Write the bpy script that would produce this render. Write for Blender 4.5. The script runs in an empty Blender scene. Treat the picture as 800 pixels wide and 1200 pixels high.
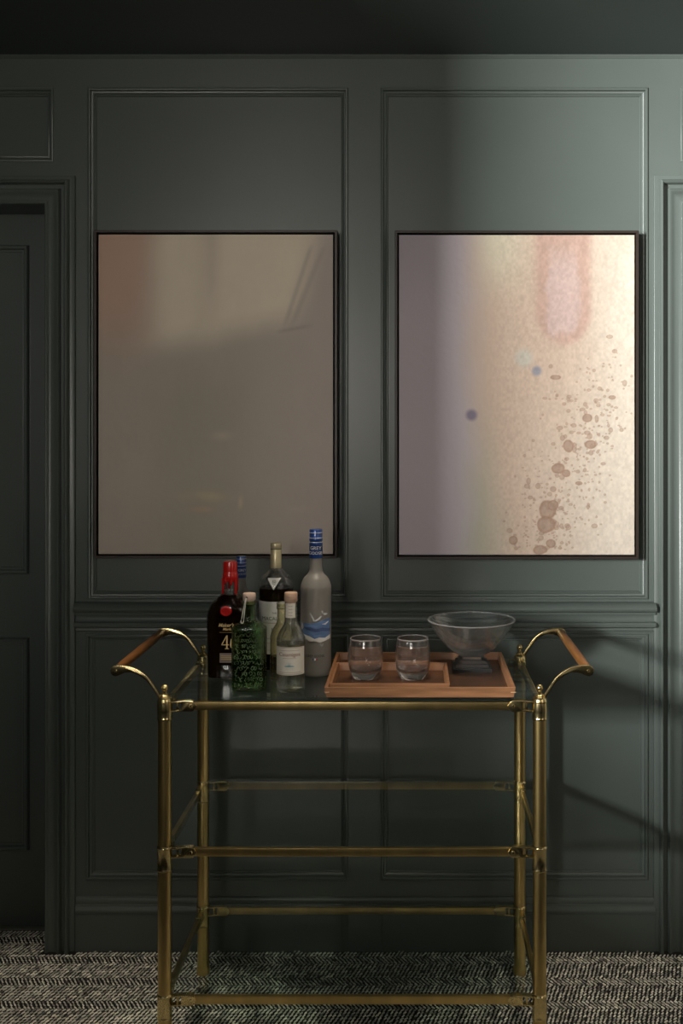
import bpy, bmesh, math, random
import numpy as np
from mathutils import Vector, Matrix

random.seed(4)
rng = np.random.default_rng(7)
S = bpy.context.scene
C = S.collection
PI = math.pi

# ------------------------------------------------------------------ camera
F, VX, VY, CAMZ, WALLY = 1220.0, 483.0, 500.0, 1.53, 3.05     # focal length in px, vanishing point, eye height, wall distance
cam = bpy.data.cameras.new('camera')
camo = bpy.data.objects.new('camera', cam); C.objects.link(camo)
camo.location = (0, 0, CAMZ); camo.rotation_euler = (PI/2, 0, 0)
cam.sensor_fit = 'AUTO'; cam.sensor_width = 36.0; cam.lens = 36.0*F/1200.0
cam.shift_x = -(VX-400)/1200.0; cam.shift_y = -(600-VY)/1200.0
cam.clip_start = 0.02
S.camera = camo

# ------------------------------------------------------------------ world, window light, exposure
w = bpy.data.worlds.new('world'); S.world = w; w.use_nodes = True
w.node_tree.nodes['Background'].inputs[0].default_value = (0.93, 0.97, 1.0, 1)
w.node_tree.nodes['Background'].inputs[1].default_value = 0.5

def area(name, loc, target, sx, sy, power, col):
    l = bpy.data.lights.new(name, 'AREA'); l.shape = 'RECTANGLE'; l.size = sx; l.size_y = sy
    l.energy = power; l.color = col
    o = bpy.data.objects.new(name, l); C.objects.link(o); o.location = loc
    o.rotation_euler = (Vector(target)-Vector(loc)).to_track_quat('-Z', 'Y').to_euler()
    return o
# daylight falling slantwise through the tall side window, and over the high sill of the window behind the camera
area('side_window_daylight', (-5.3, -3.9, 2.0), (0.6, 3.05, 1.7), 0.58, 2.2, 2550, (0.97, 1.0, 0.985))
for xw in (-1.75, -0.85):
    area('rear_window_daylight', (xw, -3.72, 1.85), (xw, 3.05, 1.85), 0.60, 1.35, 39, (1.0, 0.94, 0.86))

S.view_settings.view_transform = 'Standard'
S.view_settings.look = 'None'
S.view_settings.gamma = 1.0
S.view_settings.use_curve_mapping = False
S.view_settings.exposure = 0.0

# ------------------------------------------------------------------ helpers
def wx(px): return (px-VX)/400.0
def wz(py): return CAMZ-(py-VY)/400.0
def at(px, py, d): return (px-VX)*d/F, CAMZ-(py-VY)*d/F

def mat(name, col, rough=0.5, metal=0.0, trans=0.0, ior=1.45, spec=0.5, bump=None, var=None, coat=0.0, alpha=None, sheen=0.0):
    m = bpy.data.materials.new(name); m.use_nodes = True
    nt = m.node_tree; b = nt.nodes['Principled BSDF']
    b.inputs['Base Color'].default_value = (*col, 1); b.inputs['Roughness'].default_value = rough
    b.inputs['Metallic'].default_value = metal; b.inputs['Transmission Weight'].default_value = trans
    b.inputs['IOR'].default_value = ior; b.inputs['Specular IOR Level'].default_value = spec
    b.inputs['Coat Weight'].default_value = coat; b.inputs['Sheen Weight'].default_value = sheen
    tc = nt.nodes.new('ShaderNodeTexCoord')
    if var:
        sc, amt, stretch = var
        mp = nt.nodes.new('ShaderNodeMapping'); mp.inputs['Scale'].default_value = stretch
        nz = nt.nodes.new('ShaderNodeTexNoise'); nz.inputs['Scale'].default_value = sc; nz.inputs['Detail'].default_value = 6
        cr = nt.nodes.new('ShaderNodeValToRGB')
        cr.color_ramp.elements[0].color = (*[max(0, c*(1-amt)) for c in col], 1); cr.color_ramp.elements[0].position = 0.3
        cr.color_ramp.elements[1].color = (*[min(1, c*(1+amt)) for c in col], 1); cr.color_ramp.elements[1].position = 0.7
        nt.links.new(tc.outputs['Object'], mp.inputs[0]); nt.links.new(mp.outputs[0], nz.inputs['Vector'])
        nt.links.new(nz.outputs[0], cr.inputs[0]); nt.links.new(cr.outputs[0], b.inputs['Base Color'])
    if bump:
        sc, st, stretch = bump
        mp = nt.nodes.new('ShaderNodeMapping'); mp.inputs['Scale'].default_value = stretch
        nz = nt.nodes.new('ShaderNodeTexNoise'); nz.inputs['Scale'].default_value = sc; nz.inputs['Detail'].default_value = 3
        bp = nt.nodes.new('ShaderNodeBump'); bp.inputs['Strength'].default_value = st; bp.inputs['Distance'].default_value = 0.002
        nt.links.new(tc.outputs['Object'], mp.inputs[0]); nt.links.new(mp.outputs[0], nz.inputs['Vector'])
        nt.links.new(nz.outputs[0], bp.inputs['Height']); nt.links.new(bp.outputs[0], b.inputs['Normal'])
    return m

def sheet_glass(name, tint, gloss=(1, 1, 1)):
    m = bpy.data.materials.new(name); m.use_nodes = True; nt = m.node_tree; nt.nodes.clear()
    o = nt.nodes.new('ShaderNodeOutputMaterial'); mx = nt.nodes.new('ShaderNodeMixShader')
    t = nt.nodes.new('ShaderNodeBsdfTransparent'); t.inputs[0].default_value = (*tint, 1)
    g = nt.nodes.new('ShaderNodeBsdfGlossy'); g.inputs[0].default_value = (*gloss, 1); g.inputs['Roughness'].default_value = 0.0
    # Schlick reflectance, the same on both faces of the sheet
    ge = nt.nodes.new('ShaderNodeNewGeometry'); dt = nt.nodes.new('ShaderNodeVectorMath'); dt.operation = 'DOT_PRODUCT'
    ab = nt.nodes.new('ShaderNodeMath'); ab.operation = 'ABSOLUTE'
    iv = nt.nodes.new('ShaderNodeMath'); iv.operation = 'SUBTRACT'; iv.inputs[0].default_value = 1.0
    pw = nt.nodes.new('ShaderNodeMath'); pw.operation = 'POWER'; pw.inputs[1].default_value = 5.0
    f = nt.nodes.new('ShaderNodeMath'); f.operation = 'MULTIPLY_ADD'; f.inputs[1].default_value = 0.96; f.inputs[2].default_value = 0.04
    nt.links.new(ge.outputs['Incoming'], dt.inputs[0]); nt.links.new(ge.outputs['Normal'], dt.inputs[1])
    nt.links.new(dt.outputs['Value'], ab.inputs[0]); nt.links.new(ab.outputs[0], iv.inputs[1]); nt.links.new(iv.outputs[0], pw.inputs[0]); nt.links.new(pw.outputs[0], f.inputs[0])
    nt.links.new(f.outputs[0], mx.inputs[0]); nt.links.new(t.outputs[0], mx.inputs[1]); nt.links.new(g.outputs[0], mx.inputs[2])
    nt.links.new(mx.outputs[0], o.inputs[0]); return m

def attr_mat(name, rough, bump=None):
    m = mat(name, (0.5, 0.5, 0.5), rough, bump=bump, spec=0.3)
    nt = m.node_tree; a = nt.nodes.new('ShaderNodeVertexColor'); a.layer_name = 'Col'
    nt.links.new(a.outputs[0], nt.nodes['Principled BSDF'].inputs['Base Color']); return m

M = {}
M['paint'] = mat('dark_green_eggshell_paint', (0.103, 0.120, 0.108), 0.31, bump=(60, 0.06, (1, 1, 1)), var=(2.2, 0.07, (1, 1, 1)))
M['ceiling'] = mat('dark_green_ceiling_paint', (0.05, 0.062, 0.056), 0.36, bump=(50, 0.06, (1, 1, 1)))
M['room'] = mat('room_paint', (0.098, 0.115, 0.103), 0.5)
M['plaster'] = mat('warm_plaster', (0.55, 0.49, 0.43), 0.7, var=(5, 0.08, (1, 1, 1)))
M['brass'] = mat('aged_brass', (0.65, 0.47, 0.195), 0.30, metal=1.0, var=(14, 0.22, (1, 1, 0.25)))
M['brass_light'] = mat('polished_brass', (0.76, 0.60, 0.30), 0.20, metal=1.0, var=(20, 0.10, (1, 1, 1)))
M['walnut'] = mat('walnut', (0.27, 0.125, 0.058), 0.38, var=(9, 0.32, (1.0, 9, 9)), bump=(40, 0.08, (1, 9, 9)))
M['walnut_dark'] = mat('walnut_floor', (0.075, 0.034, 0.018), 0.22, var=(9, 0.3, (1.0, 9, 9)), bump=(40, 0.08, (1, 9, 9)))
M['splines'] = mat('maple_spline', (0.55, 0.33, 0.18), 0.4, var=(30, 0.1, (1, 1, 1)))
M['grip'] = mat('turned_walnut_grip', (0.22, 0.088, 0.022), 0.35, var=(12, 0.3, (8, 1, 8)))
M['frame'] = mat('bronze_frame', (0.030, 0.020, 0.015), 0.4, var=(12, 0.15, (1, 1, 1)))
M['black'] = mat('matte_black', (0.006, 0.006, 0.006), 0.7, var=(10, 0.1, (1, 1, 1)))
M['shelf'] = sheet_glass('shelf_glass', (0.90, 0.94, 0.92))
def clear(name, col, rough=0.0, ior=1.5, mixf=0.4, bump=None, trans=1.0):
    # solid glass that also lets part of the light straight through
    m = mat(name, col, rough, trans=trans, ior=ior, bump=bump); nt = m.node_tree
    t = nt.nodes.new('ShaderNodeBsdfTransparent'); t.inputs[0].default_value = (*[min(1, c*0.5+0.5) for c in col], 1)
    mx = nt.nodes.new('ShaderNodeMixShader'); mx.inputs[0].default_value = mixf
    nt.links.new(nt.nodes['Principled BSDF'].outputs[0], mx.inputs[1]); nt.links.new(t.outputs[0], mx.inputs[2])
    nt.links.new(mx.outputs[0], nt.nodes['Material Output'].inputs[0]); return m
M['glass'] = clear('clear_glass', (0.97, 0.98, 0.97), 0.0, 1.5, 0.4)
M['crystal_foot'] = mat('pressed_crystal', (0.94, 0.93, 0.91), 0.05, trans=0.965, ior=1.42)
M['crystal_rim'] = mat('crystal_rim_highlight', (0.92, 0.92, 0.90), 0.08, trans=0.80, ior=1.5)  # diffuse share whitens the rims, a highlight put into the material
M['crystal_bowl'] = clear('cut_crystal', (0.99, 0.99, 0.99), 0.0, 1.55, 0.25, trans=0.993)
M['crystal'] = clear('crystal_glass', (0.99, 0.99, 0.99), 0.0, 1.55, 0.08, trans=0.988)
M['olive_glass'] = clear('olive_tinted_glass', (0.86, 0.84, 0.64), 0.02, 1.45, 0.4)
M['green_glass'] = clear('green_bubbled_glass', (0.50, 0.68, 0.42), 0.04, 1.47, 0.3, (130, 0.5, (1, 1, 1)))
M['amber'] = mat('dark_whisky', (0.022, 0.007, 0.002), 0.02, trans=0.6, ior=1.36)
M['frost'] = mat('frosted_glass', (0.50, 0.47, 0.43), 0.42, trans=0.62, ior=1.4)
M['red_wax'] = mat('red_wax', (0.50, 0.012, 0.010), 0.25, coat=0.4, bump=(50, 0.25, (1, 1, 1)))
M['gold_ink'] = mat('gold_ink', (0.72, 0.50, 0.24), 0.5, var=(60, 0.1, (1, 1, 1)))
M['gold_cap'] = mat('pale_gold_foil', (0.62, 0.54, 0.33), 0.38, metal=0.5, var=(30, 0.1, (1, 1, 1)))
M['blue_foil'] = mat('blue_foil', (0.02, 0.065, 0.25), 0.28, metal=0.2, coat=0.3, var=(40, 0.15, (1, 1, 1)))
M['white_ink'] = mat('white_ink', (0.75, 0.76, 0.78), 0.5, var=(60, 0.05, (1, 1, 1)))
M['paper'] = mat('white_label_paper', (0.72, 0.71, 0.68), 0.6, var=(40, 0.05, (1, 1, 1)))
M['cream_paper'] = mat('cream_label_paper', (0.74, 0.69, 0.60), 0.6, var=(40, 0.06, (1, 1, 1)))
M['grey_label'] = mat('grey_label_paper', (0.22, 0.17, 0.15), 0.6, var=(40, 0.06, (1, 1, 1)))
M['ink'] = mat('dark_ink', (0.03, 0.03, 0.035), 0.6, var=(60, 0.1, (1, 1, 1)))
M['rust_ink'] = mat('rust_ink', (0.30, 0.14, 0.09), 0.6, var=(60, 0.1, (1, 1, 1)))
M['teal_ink'] = mat('teal_ink', (0.20, 0.36, 0.36), 0.6, var=(60, 0.1, (1, 1, 1)))
M['silver'] = mat('silver_label', (0.62, 0.62, 0.58), 0.4, metal=0.3, var=(40, 0.05, (1, 1, 1)))
M['pink_cork'] = mat('blush_stopper', (0.62, 0.45, 0.36), 0.5, var=(40, 0.1, (1, 1, 1)))
M['cork'] = mat('pale_wood_stopper', (0.55, 0.36, 0.25), 0.6, var=(40, 0.15, (1, 1, 6)))
M['string'] = mat('cotton_cord', (0.62, 0.60, 0.54), 0.8, var=(80, 0.1, (1, 1, 1)))
M['sky_blue'] = mat('blue_print', (0.13, 0.22, 0.42), 0.5, var=(45, 0.25, (1, 1, 3)))
M['deep_blue'] = mat('deep_blue_print', (0.07, 0.11, 0.25), 0.5, var=(45, 0.25, (1, 1, 3)))
M['snow'] = mat('white_print', (0.80, 0.77, 0.74), 0.5, var=(40, 0.12, (1, 1, 1)))
M['red_ink'] = mat('red_ink', (0.45, 0.03, 0.03), 0.5, var=(40, 0.1, (1, 1, 1)))
M['threshold'] = mat('threshold_strip', (0.30, 0.29, 0.25), 0.4, metal=0.3, var=(20, 0.1, (1, 1, 1)))
M['carpet'] = mat('carpet_backing', (0.010, 0.010, 0.009), 0.95, var=(160, 0.6, (1, 1, 1)))
M['yarn'] = attr_mat('woven_yarn', 0.85)
M['canvas'] = attr_mat('painted_canvas', 0.50, bump=(330, 0.10, (1, 1, 1)))
M['sash'] = mat('white_sash', (0.6, 0.6, 0.57), 0.4, var=(10, 0.05, (1, 1, 1)))

class MB:
    def __init__(s): s.v = []; s.f = []
    def add(s, vs, fs):
        n = len(s.v); s.v += [tuple(p) for p in vs]; s.f += [tuple(i+n for i in f) for f in fs]; return s
    def box(s, x0, x1, y0, y1, z0, z1):
        return s.add([(x0,y0,z0),(x1,y0,z0),(x1,y1,z0),(x0,y1,z0),(x0,y0,z1),(x1,y0,z1),(x1,y1,z1),(x0,y1,z1)],
                     [(3,2,1,0),(4,5,6,7),(0,1,5,4),(1,2,6,5),(2,3,7,6),(3,0,4,7)])
    def lathe(s, prof, n=40, cx=0, cy=0, cz=0, ax=1.0, ay=1.0, ex=2.0, capb=True, capt=True):
        """prof: list of (radius, z); ax, ay scale the section, ex = superellipse exponent (or a function of z)"""
        vs, fs = [], []
        for r, z in prof:
            e = ex(z) if callable(ex) else ex
            a_ = ax(z) if callable(ax) else ax; b_ = ay(z) if callable(ay) else ay
            for k in range(n):
                t = 2*PI*k/n; c, q = math.cos(t), math.sin(t)
                m = (abs(c)**e+abs(q)**e)**(-1.0/e)
                vs.append((cx+r*a_*c*m, cy+r*b_*q*m, cz+z))
        for i in range(len(prof)-1):
            for k in range(n):
                k2 = (k+1) % n
                fs.append((i*n+k, i*n+k2, (i+1)*n+k2, (i+1)*n+k))
        if capb: fs.append(tuple(reversed(range(n))))
        if capt: fs.append(tuple(range((len(prof)-1)*n, len(prof)*n)))
        return s.add(vs, fs)
    def tube(s, pts, r, n=10, caps=True):
        P = [Vector(p) for p in pts]; vs, fs = [], []
        up = Vector((0.13, 0.21, 0.97))
        for i, p in enumerate(P):
            d = (P[min(i+1, len(P)-1)]-P[max(i-1, 0)]).normalized()
            a = d.cross(up)
            if a.length < 1e-3: a = d.cross(Vector((1, 0, 0)))
            a.normalize(); b = d.cross(a).normalized()
            rr = r[i] if isinstance(r, (list, tuple)) else r
            for k in range(n):
                t = 2*PI*k/n; vs.append(p+a*(rr*math.cos(t))+b*(rr*math.sin(t)))
        for i in range(len(P)-1):
            for k in range(n):
                k2 = (k+1) % n; fs.append((i*n+k, (i+1)*n+k, (i+1)*n+k2, i*n+k2))
        if caps:
            fs.append(tuple(range(n))); fs.append(tuple(reversed(range((len(P)-1)*n, len(P)*n))))
        return s.add(vs, fs)
    def frame(s, x0, x1, z0, z1, y, prof):
        """mitred rectangular moulding; prof (u inward, v toward the room)"""
        vs, fs = [], []
        for u, v in prof: vs += [(x0+u, y-v, z0+u), (x1-u, y-v, z0+u), (x1-u, y-v, z1-u), (x0+u, y-v, z1-u)]
        for i in range(len(prof)-1):
            for k in range(4):
                k2 = (k+1) % 4; fs.append((i*4+k, i*4+k2, (i+1)*4+k2, (i+1)*4+k))
        return s.add(vs, fs)
    def casing(s, x0, x1, z1, y, prof):
        vs, fs = [], []
        for u, v in prof: vs += [(x0+u, y-v, 0), (x0+u, y-v, z1-u), (x1-u, y-v, z1-u), (x1-u, y-v, 0)]
        for i in range(len(prof)-1):
            for k in range(3): fs.append((i*4+k+1, i*4+k, (i+1)*4+k, (i+1)*4+k+1))
        return s.add(vs, fs)
    def runx(s, x0, x1, y, prof):
        """prof (z, v) run along x, closed against the wall plane y"""
        n = len(prof)
        vs = [(x0, y-v, z) for z, v in prof]+[(x1, y-v, z) for z, v in prof]
        fs = [(i+1, i, n+i, n+i+1) for i in range(n-1)]
        fs += [tuple(range(n)), tuple(reversed(range(n, 2*n)))]
        return s.add(vs, fs)
    def plate(s, poly, y0, y1):
        """polygon (x, z) extruded in y"""
        n = len(poly)
        vs = [(x, y0, z) for x, z in poly]+[(x, y1, z) for x, z in poly]
        fs = [tuple(range(n)), tuple(reversed(range(n, 2*n)))]
        fs += [(i, n+i, n+(i+1) % n, (i+1) % n) for i in range(n)]
        return s.add(vs, fs)
    def mesh(s, name, m, smooth=True, ang=35, bevel=0):
        me = bpy.data.meshes.new(name); me.from_pydata(s.v, [], s.f)
        bm = bmesh.new(); bm.from_mesh(me)
        if bevel:
            es = [e for e in bm.edges if len(e.link_faces) == 2 and e.calc_face_angle(0) > math.radians(40)]
            bmesh.ops.bevel(bm, geom=es, offset=bevel, segments=2, affect='EDGES', profile=0.6)
        bmesh.ops.recalc_face_normals(bm, faces=bm.faces)
        bm.to_mesh(me); bm.free()
        if smooth:
            me.shade_smooth(); me.set_sharp_from_angle(angle=math.radians(ang))
        me.materials.append(m); return me
    def build(s, name, m, parent=None, smooth=True, ang=35, bevel=0):
        return link(name, s.mesh(name, m, smooth, ang, bevel), parent)

def link(name, me, parent=None, loc=None, rot=None):
    o = bpy.data.objects.new(name, me); C.objects.link(o)
    if parent: o.parent = parent
    if loc is not None: o.location = loc
    if rot is not None: o.rotation_euler = rot
    return o
def thing(name, label, cat, loc=(0, 0, 0), rz=0, group=None):
    o = bpy.data.objects.new(name, None); C.objects.link(o); o.empty_display_size = 0.05
    o.location = loc; o.rotation_euler = (0, 0, rz); o['label'] = label; o['category'] = cat
    if group: o['group'] = group
    return o
def tag(o, label, cat, group=None):
    o['label'] = label; o['category'] = cat
    if group: o['group'] = group
    return o
def struct(o, label=None, cat=None):
    o['kind'] = 'structure'
    if label: o['label'] = label
    if cat: o['category'] = cat
    return o

# flat print laid on a curved bottle front (bottle faces -Y in its own axes)
def conform(bm, fn, step=0.003, off=0.0004):
    xs = [v.co.x for v in bm.verts]
    if not xs: return
    x = math.floor(min(xs)/step)*step
    while x < max(xs):
        bmesh.ops.bisect_plane(bm, geom=bm.verts[:]+bm.edges[:]+bm.faces[:], plane_co=(x, 0, 0), plane_no=(1, 0, 0)); x += step
    bmesh.ops.triangulate(bm, faces=bm.faces)
    for v in bm.verts:
        X, Z = v.co.x, v.co.y
        v.co = (X, fn(X, Z)-off, Z)
def print_poly(name, polys, m, parent, fn, off=0.0005, step=0.004):
    bm = bmesh.new()
    for p in polys:
        vs = [bm.verts.new((x, z, 0)) for x, z in p]; bm.faces.new(vs)
    bmesh.ops.triangulate(bm, faces=bm.faces)
    conform(bm, fn, step, off); bmesh.ops.recalc_face_normals(bm, faces=bm.faces)
    me = bpy.data.meshes.new(name); bm.to_mesh(me); bm.free(); me.materials.append(m)
    return link(name, me, parent)
def print_each(name, polys, m, parent, fn, off=0.0005, step=0.004):
    for p in polys: print_poly(name, [p], m, parent, fn, off, step)
def print_text(name, txt, size, x, z, m, parent, fn, off=0.0008, align='CENTER', bold=0.0, sx=1.0, shear=0.0, rot=0.0):
    cu = bpy.data.curves.new(name, 'FONT'); cu.body = txt; cu.size = size; cu.align_x = align; cu.offset = bold; cu.shear = shear
    cu.resolution_u = 3
    tmp = bpy.data.objects.new(name, cu)
    me = bpy.data.meshes.new_from_object(tmp); bpy.data.objects.remove(tmp); bpy.data.curves.remove(cu)
    bm = bmesh.new(); bm.from_mesh(me); bpy.data.meshes.remove(me)
    c, q = math.cos(rot), math.sin(rot)
    for v in bm.verts:
        X, Y = v.co.x*sx, v.co.y; v.co = (x+X*c-Y*q, z+X*q+Y*c, 0)
    conform(bm, fn, 0.004, off)
    me = bpy.data.meshes.new(name); bm.to_mesh(me); bm.free(); me.materials.clear(); me.materials.append(m)
    return link(name, me, parent)
def scrawl_line(x0, x1, z, amp, seed):
    r = random.Random(seed); n = max(6, int((x1-x0)/(amp*1.5))); pts = []
    for k in range(n*4+1):
        t = k/(n*4); ph = 2*PI*n*t
        pts.append((x0+(x1-x0)*t+0.35*amp*math.cos(ph), z+amp*math.sin(ph)*(0.45+0.75*r.random()*abs(math.sin(seed+k*0.23)))))
    return pts
def scrawl(name, x0, x1, z, amp, w_, m, parent, fn, seed, off=0.0010):
    p = scrawl_line(x0, x1, z, amp, seed); mb = MB(); vs = []; n = len(p)
    for X, Z in p: vs += [(X, fn(X, Z)-off, Z-w_), (X, fn(X, Z)-off, Z+w_)]
    mb.add(vs, [(2*i, 2*i+2, 2*i+3, 2*i+1) for i in range(n-1)]); return mb.build(name, m, parent, smooth=False)
def wrap_label(name, prof, ang0, ang1, m, parent, ax=1, ay=1, ex=2.0, n=28, off=0.0004):
    """label following the section of the bottle; prof (radius, z); angle 0 faces -Y"""
    mb = MB(); vs, fs = [], []
    for r, z in prof:
        for k in range(n+1):
            t = -PI/2+ang0+(ang1-ang0)*k/n; c, q = math.cos(t), math.sin(t)
            mm = (abs(c)**ex+abs(q)**ex)**(-1.0/ex)*(r+off); vs.append((mm*c*ax, mm*q*ay, z))
    for i in range(len(prof)-1):
        for k in range(n): fs.append((i*(n+1)+k, i*(n+1)+k+1, (i+1)*(n+1)+k+1, (i+1)*(n+1)+k))
    mb.add(vs, fs); return mb.build(name, m, parent)
def front(a, b, ex=2.0):
    return lambda X, Z: -b*max(0.0, 1-min(1, abs(X/a))**ex)**(1.0/ex)
def circle(cx, cz, rx, rz, n=24, wob=0.0):
    return [(cx+rx*(1+wob*math.sin(3*t+cx*900)+wob*0.7*math.sin(5*t+1))*math.cos(t), cz+rz*(1+wob*math.cos(4*t))*math.sin(t)) for t in [2*PI*k/n for k in range(n)]]
def smooth_prof(pts, sub=5):
    """Catmull-Rom through (r, z) points"""
    out = []; P = [pts[0]]+list(pts)+[pts[-1]]
    for i in range(1, len(P)-2):
        for k in range(sub):
            t = k/sub; a, b, c, d = P[i-1], P[i], P[i+1], P[i+2]
            out.append(tuple(0.5*(2*b[j]+(c[j]-a[j])*t+(2*a[j]-5*b[j]+4*c[j]-d[j])*t*t+(3*b[j]-a[j]-3*c[j]+d[j])*t**3) for j in (0, 1)))
    out.append(pts[-1]); return [(max(0.0, r), z) for r, z in out]

# ------------------------------------------------------------------ the room
XL, XR, YF, ZC = -2.3, 2.0, -3.5, wz(65)
FIELD = WALLY+0.017                       # face of the recessed panels
YB = WALLY+0.16                           # back of the panelled wall
DOOR_Y = WALLY+0.125
HEAD = wz(241)
OPEN = [(wx(-305), wx(55)), (wx(799), wx(1159))]

floor = struct(MB().box(XL-0.1, XR+0.1, YF-0.1, YB+0.1, -0.08, 0.0).build('floor', M['carpet'], smooth=False), 'charcoal and pale grey flat woven carpet floor')
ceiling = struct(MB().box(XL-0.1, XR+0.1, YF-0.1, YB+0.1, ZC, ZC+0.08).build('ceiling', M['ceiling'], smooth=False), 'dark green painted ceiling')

wb = MB()
xs = [XL, OPEN[0][0]-0.004, OPEN[0][1]+0.004, OPEN[1][0]-0.004, OPEN[1][1]+0.004, XR]
for a, b in ((0, 1), (2, 3), (4, 5)): wb.box(xs[a], xs[b], FIELD+0.004, YB, 0, ZC)
for a, b in ((1, 2), (3, 4)): wb.box(xs[a], xs[b], FIELD+0.004, YB, HEAD+0.004, ZC)
wall = struct(wb.build('wall_back', M['paint'], smooth=False), 'dark green panelled wall with moulded frames')

def flat(name, px0, px1, py0, py1, y0=WALLY, y1=FIELD+0.005):
    return MB().box(wx(px0), wx(px1), y0, y1, wz(py1), wz(py0)).build(name, M['paint'], wall, smooth=False)
PXL, PXR = VX+XL*400, VX+XR*400
flat('rail', PXL, PXR, 65, 103)
flat('stile', 63, 103, 103, 190); flat('stile', 56.5, 103, 190, 1112); flat('stile', 408, 446, 103, 1112)
flat('stile', 759, 797, 103, 190); flat('stile', 759, 797.5, 190, 1112)
flat('stile', PXL, -313, 103, 190); flat('stile', PXL, -306.5, 190, 1112)
flat('stile', 1167, PXR, 103, 190); flat('stile', 1160.5, PXR, 190, 1112)
for a, b in ((103, 408), (446, 759)):
    flat('rail', a, b, 702, 743); flat('rail', a, b, 1031, 1112)
for a, b in ((-306.5, 56.5), (797.5, 1160.5)): flat('rail', a, b, 190, 239.5)

PM = [(0, 0.0), (0.0, 0.0030), (0.0010, 0.0042), (0.0040, 0.0048), (0.0068, 0.0040), (0.0076, 0.0020), (0.0078, -0.0060), (0.0098, -0.0046), (0.0120, -0.0052), (0.0145, -0.0084),
      (0.0165, -0.0100), (0.0168, -0.0128), (0.0195, -0.0120), (0.0212, -0.0140), (0.0216, -0.0172)]
def panel(px0, px1, py0, py1):
    x0, x1, z0, z1 = wx(px0), wx(px1), wz(py1), wz(py0)
    MB().box(x0, x1, FIELD, FIELD+0.006, z0, z1).build('panel', M['paint'], wall, smooth=False)
    MB().frame(x0, x1, z0, z1, WALLY, PM).build('panel_moulding', M['paint'], wall, ang=50)
panel(103, 408, 103, 702); panel(446, 759, 103, 702)
panel(101, 408, 743, 1031); panel(446, 759, 743, 1031)
panel(-313, 63, 103, 190); panel(797, 1167, 103, 190)

CR = [(705, 0), (705.5, 20), (707, 24), (709, 30), (711.5, 32), (714, 30), (715.5, 25), (716, 18), (719, 17), (719.5, 11), (722, 8), (725, 8.5), (727.5, 12), (728.2, 20),
      (730.5, 22.5), (733, 21), (734.3, 17), (734.8, 8), (738, 9), (739.2, 5), (741, 4), (741.5, 0)]
cr = struct(MB().runx(wx(90), wx(766), WALLY, [(wz(p), v*1.25/1000) for p, v in CR]).build('trim_1', M['paint'], ang=40), 'dark green moulded chair rail along the panelled wall')
BBP = [(1050, 0), (1050.5, 7), (1052, 10), (1055, 11.5), (1057.5, 10.5), (1058, 13), (1061, 14), (1062.5, 17.5), (1065, 19), (1067, 18), (1067.5, 16), (1112, 16), (1112, 0)]
struct(MB().runx(wx(90), wx(766), WALLY, [(wz(p), v/1000) for p, v in BBP]).build('baseboard_back', M['paint'], ang=40), 'dark green moulded baseboard at the panelled wall')
TOP = [(65, 0), (65, 9), (66, 9), (66.8, 6), (68, 4), (69, 0)]
struct(MB().runx(XL, XR, WALLY, [(wz(p), v/1000) for p, v in TOP]).build('trim_2', M['paint'], ang=40), 'thin dark green bead where the wall meets the ceiling')

CAS = [(0, 0), (0, 13), (0.6, 14), (5.4, 15), (5.8, 26), (6.6, 33), (8.0, 35.5), (9.4, 33), (10.2, 26), (10.8, 14), (15.5, 13), (16.2, 24), (17.2, 28), (18.6, 27), (21, 21),
       (24, 17.5), (28, 17), (30.2, 20), (31, 24), (32.4, 25.5), (33.6, 23), (34, 16), (34, -125)]
def doorway(idx, x0, x1, label):
    struct(MB().casing(x0-34/400, x1+34/400, HEAD+34/400, WALLY, [(u/400, v/1000) for u, v in CAS]).build('trim_%d' % (idx+2), M['paint'], ang=40), 'dark green stepped casing around the '+label)
    d = struct(MB().box(x0-0.0035, x1+0.0035, DOOR_Y, DOOR_Y+0.03, 0.006, HEAD+0.0035).build('door_%d' % idx, M['paint'], smooth=False), 'dark green panelled door, the '+label)
    DP = [(0, 0.0), (0.002, 0.006), (0.007, 0.009), (0.012, 0.006), (0.013, 0.001), (0.020, -0.004), (0.0215, -0.004)]
    st = 0.097
    for z0, z1 in ((0.241, 0.887), (1.082, 2.082)):
        MB().frame(x0+st, x1-st, z0, z1, DOOR_Y, [(0, 0), (0.0005, 0.010), (0.004, 0.0145), (0.009, 0.0145), (0.0125, 0.011), (0.013, 0.003), (0.020, 0.004), (0.0225, 0.0005)]).build('panel_moulding', M['paint'], d, ang=50)
        MB().box(x0+st+0.02, x1-st-0.02, DOOR_Y-0.0015, DOOR_Y+0.001, z0+0.02, z1-0.02).build('door_panel', M['paint'], d, smooth=False)
    MB().box(x0+0.002, x1-0.002, DOOR_Y-0.014, DOOR_Y+0.002, 0.0, 0.005).build('threshold', M['threshold'], d, smooth=False)
doorway(1, OPEN[0][0], OPEN[0][1], 'doorway beside the shaded painting')
doorway(2, OPEN[1][0], OPEN[1][1], 'doorway beside the sunlit painting')

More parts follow.
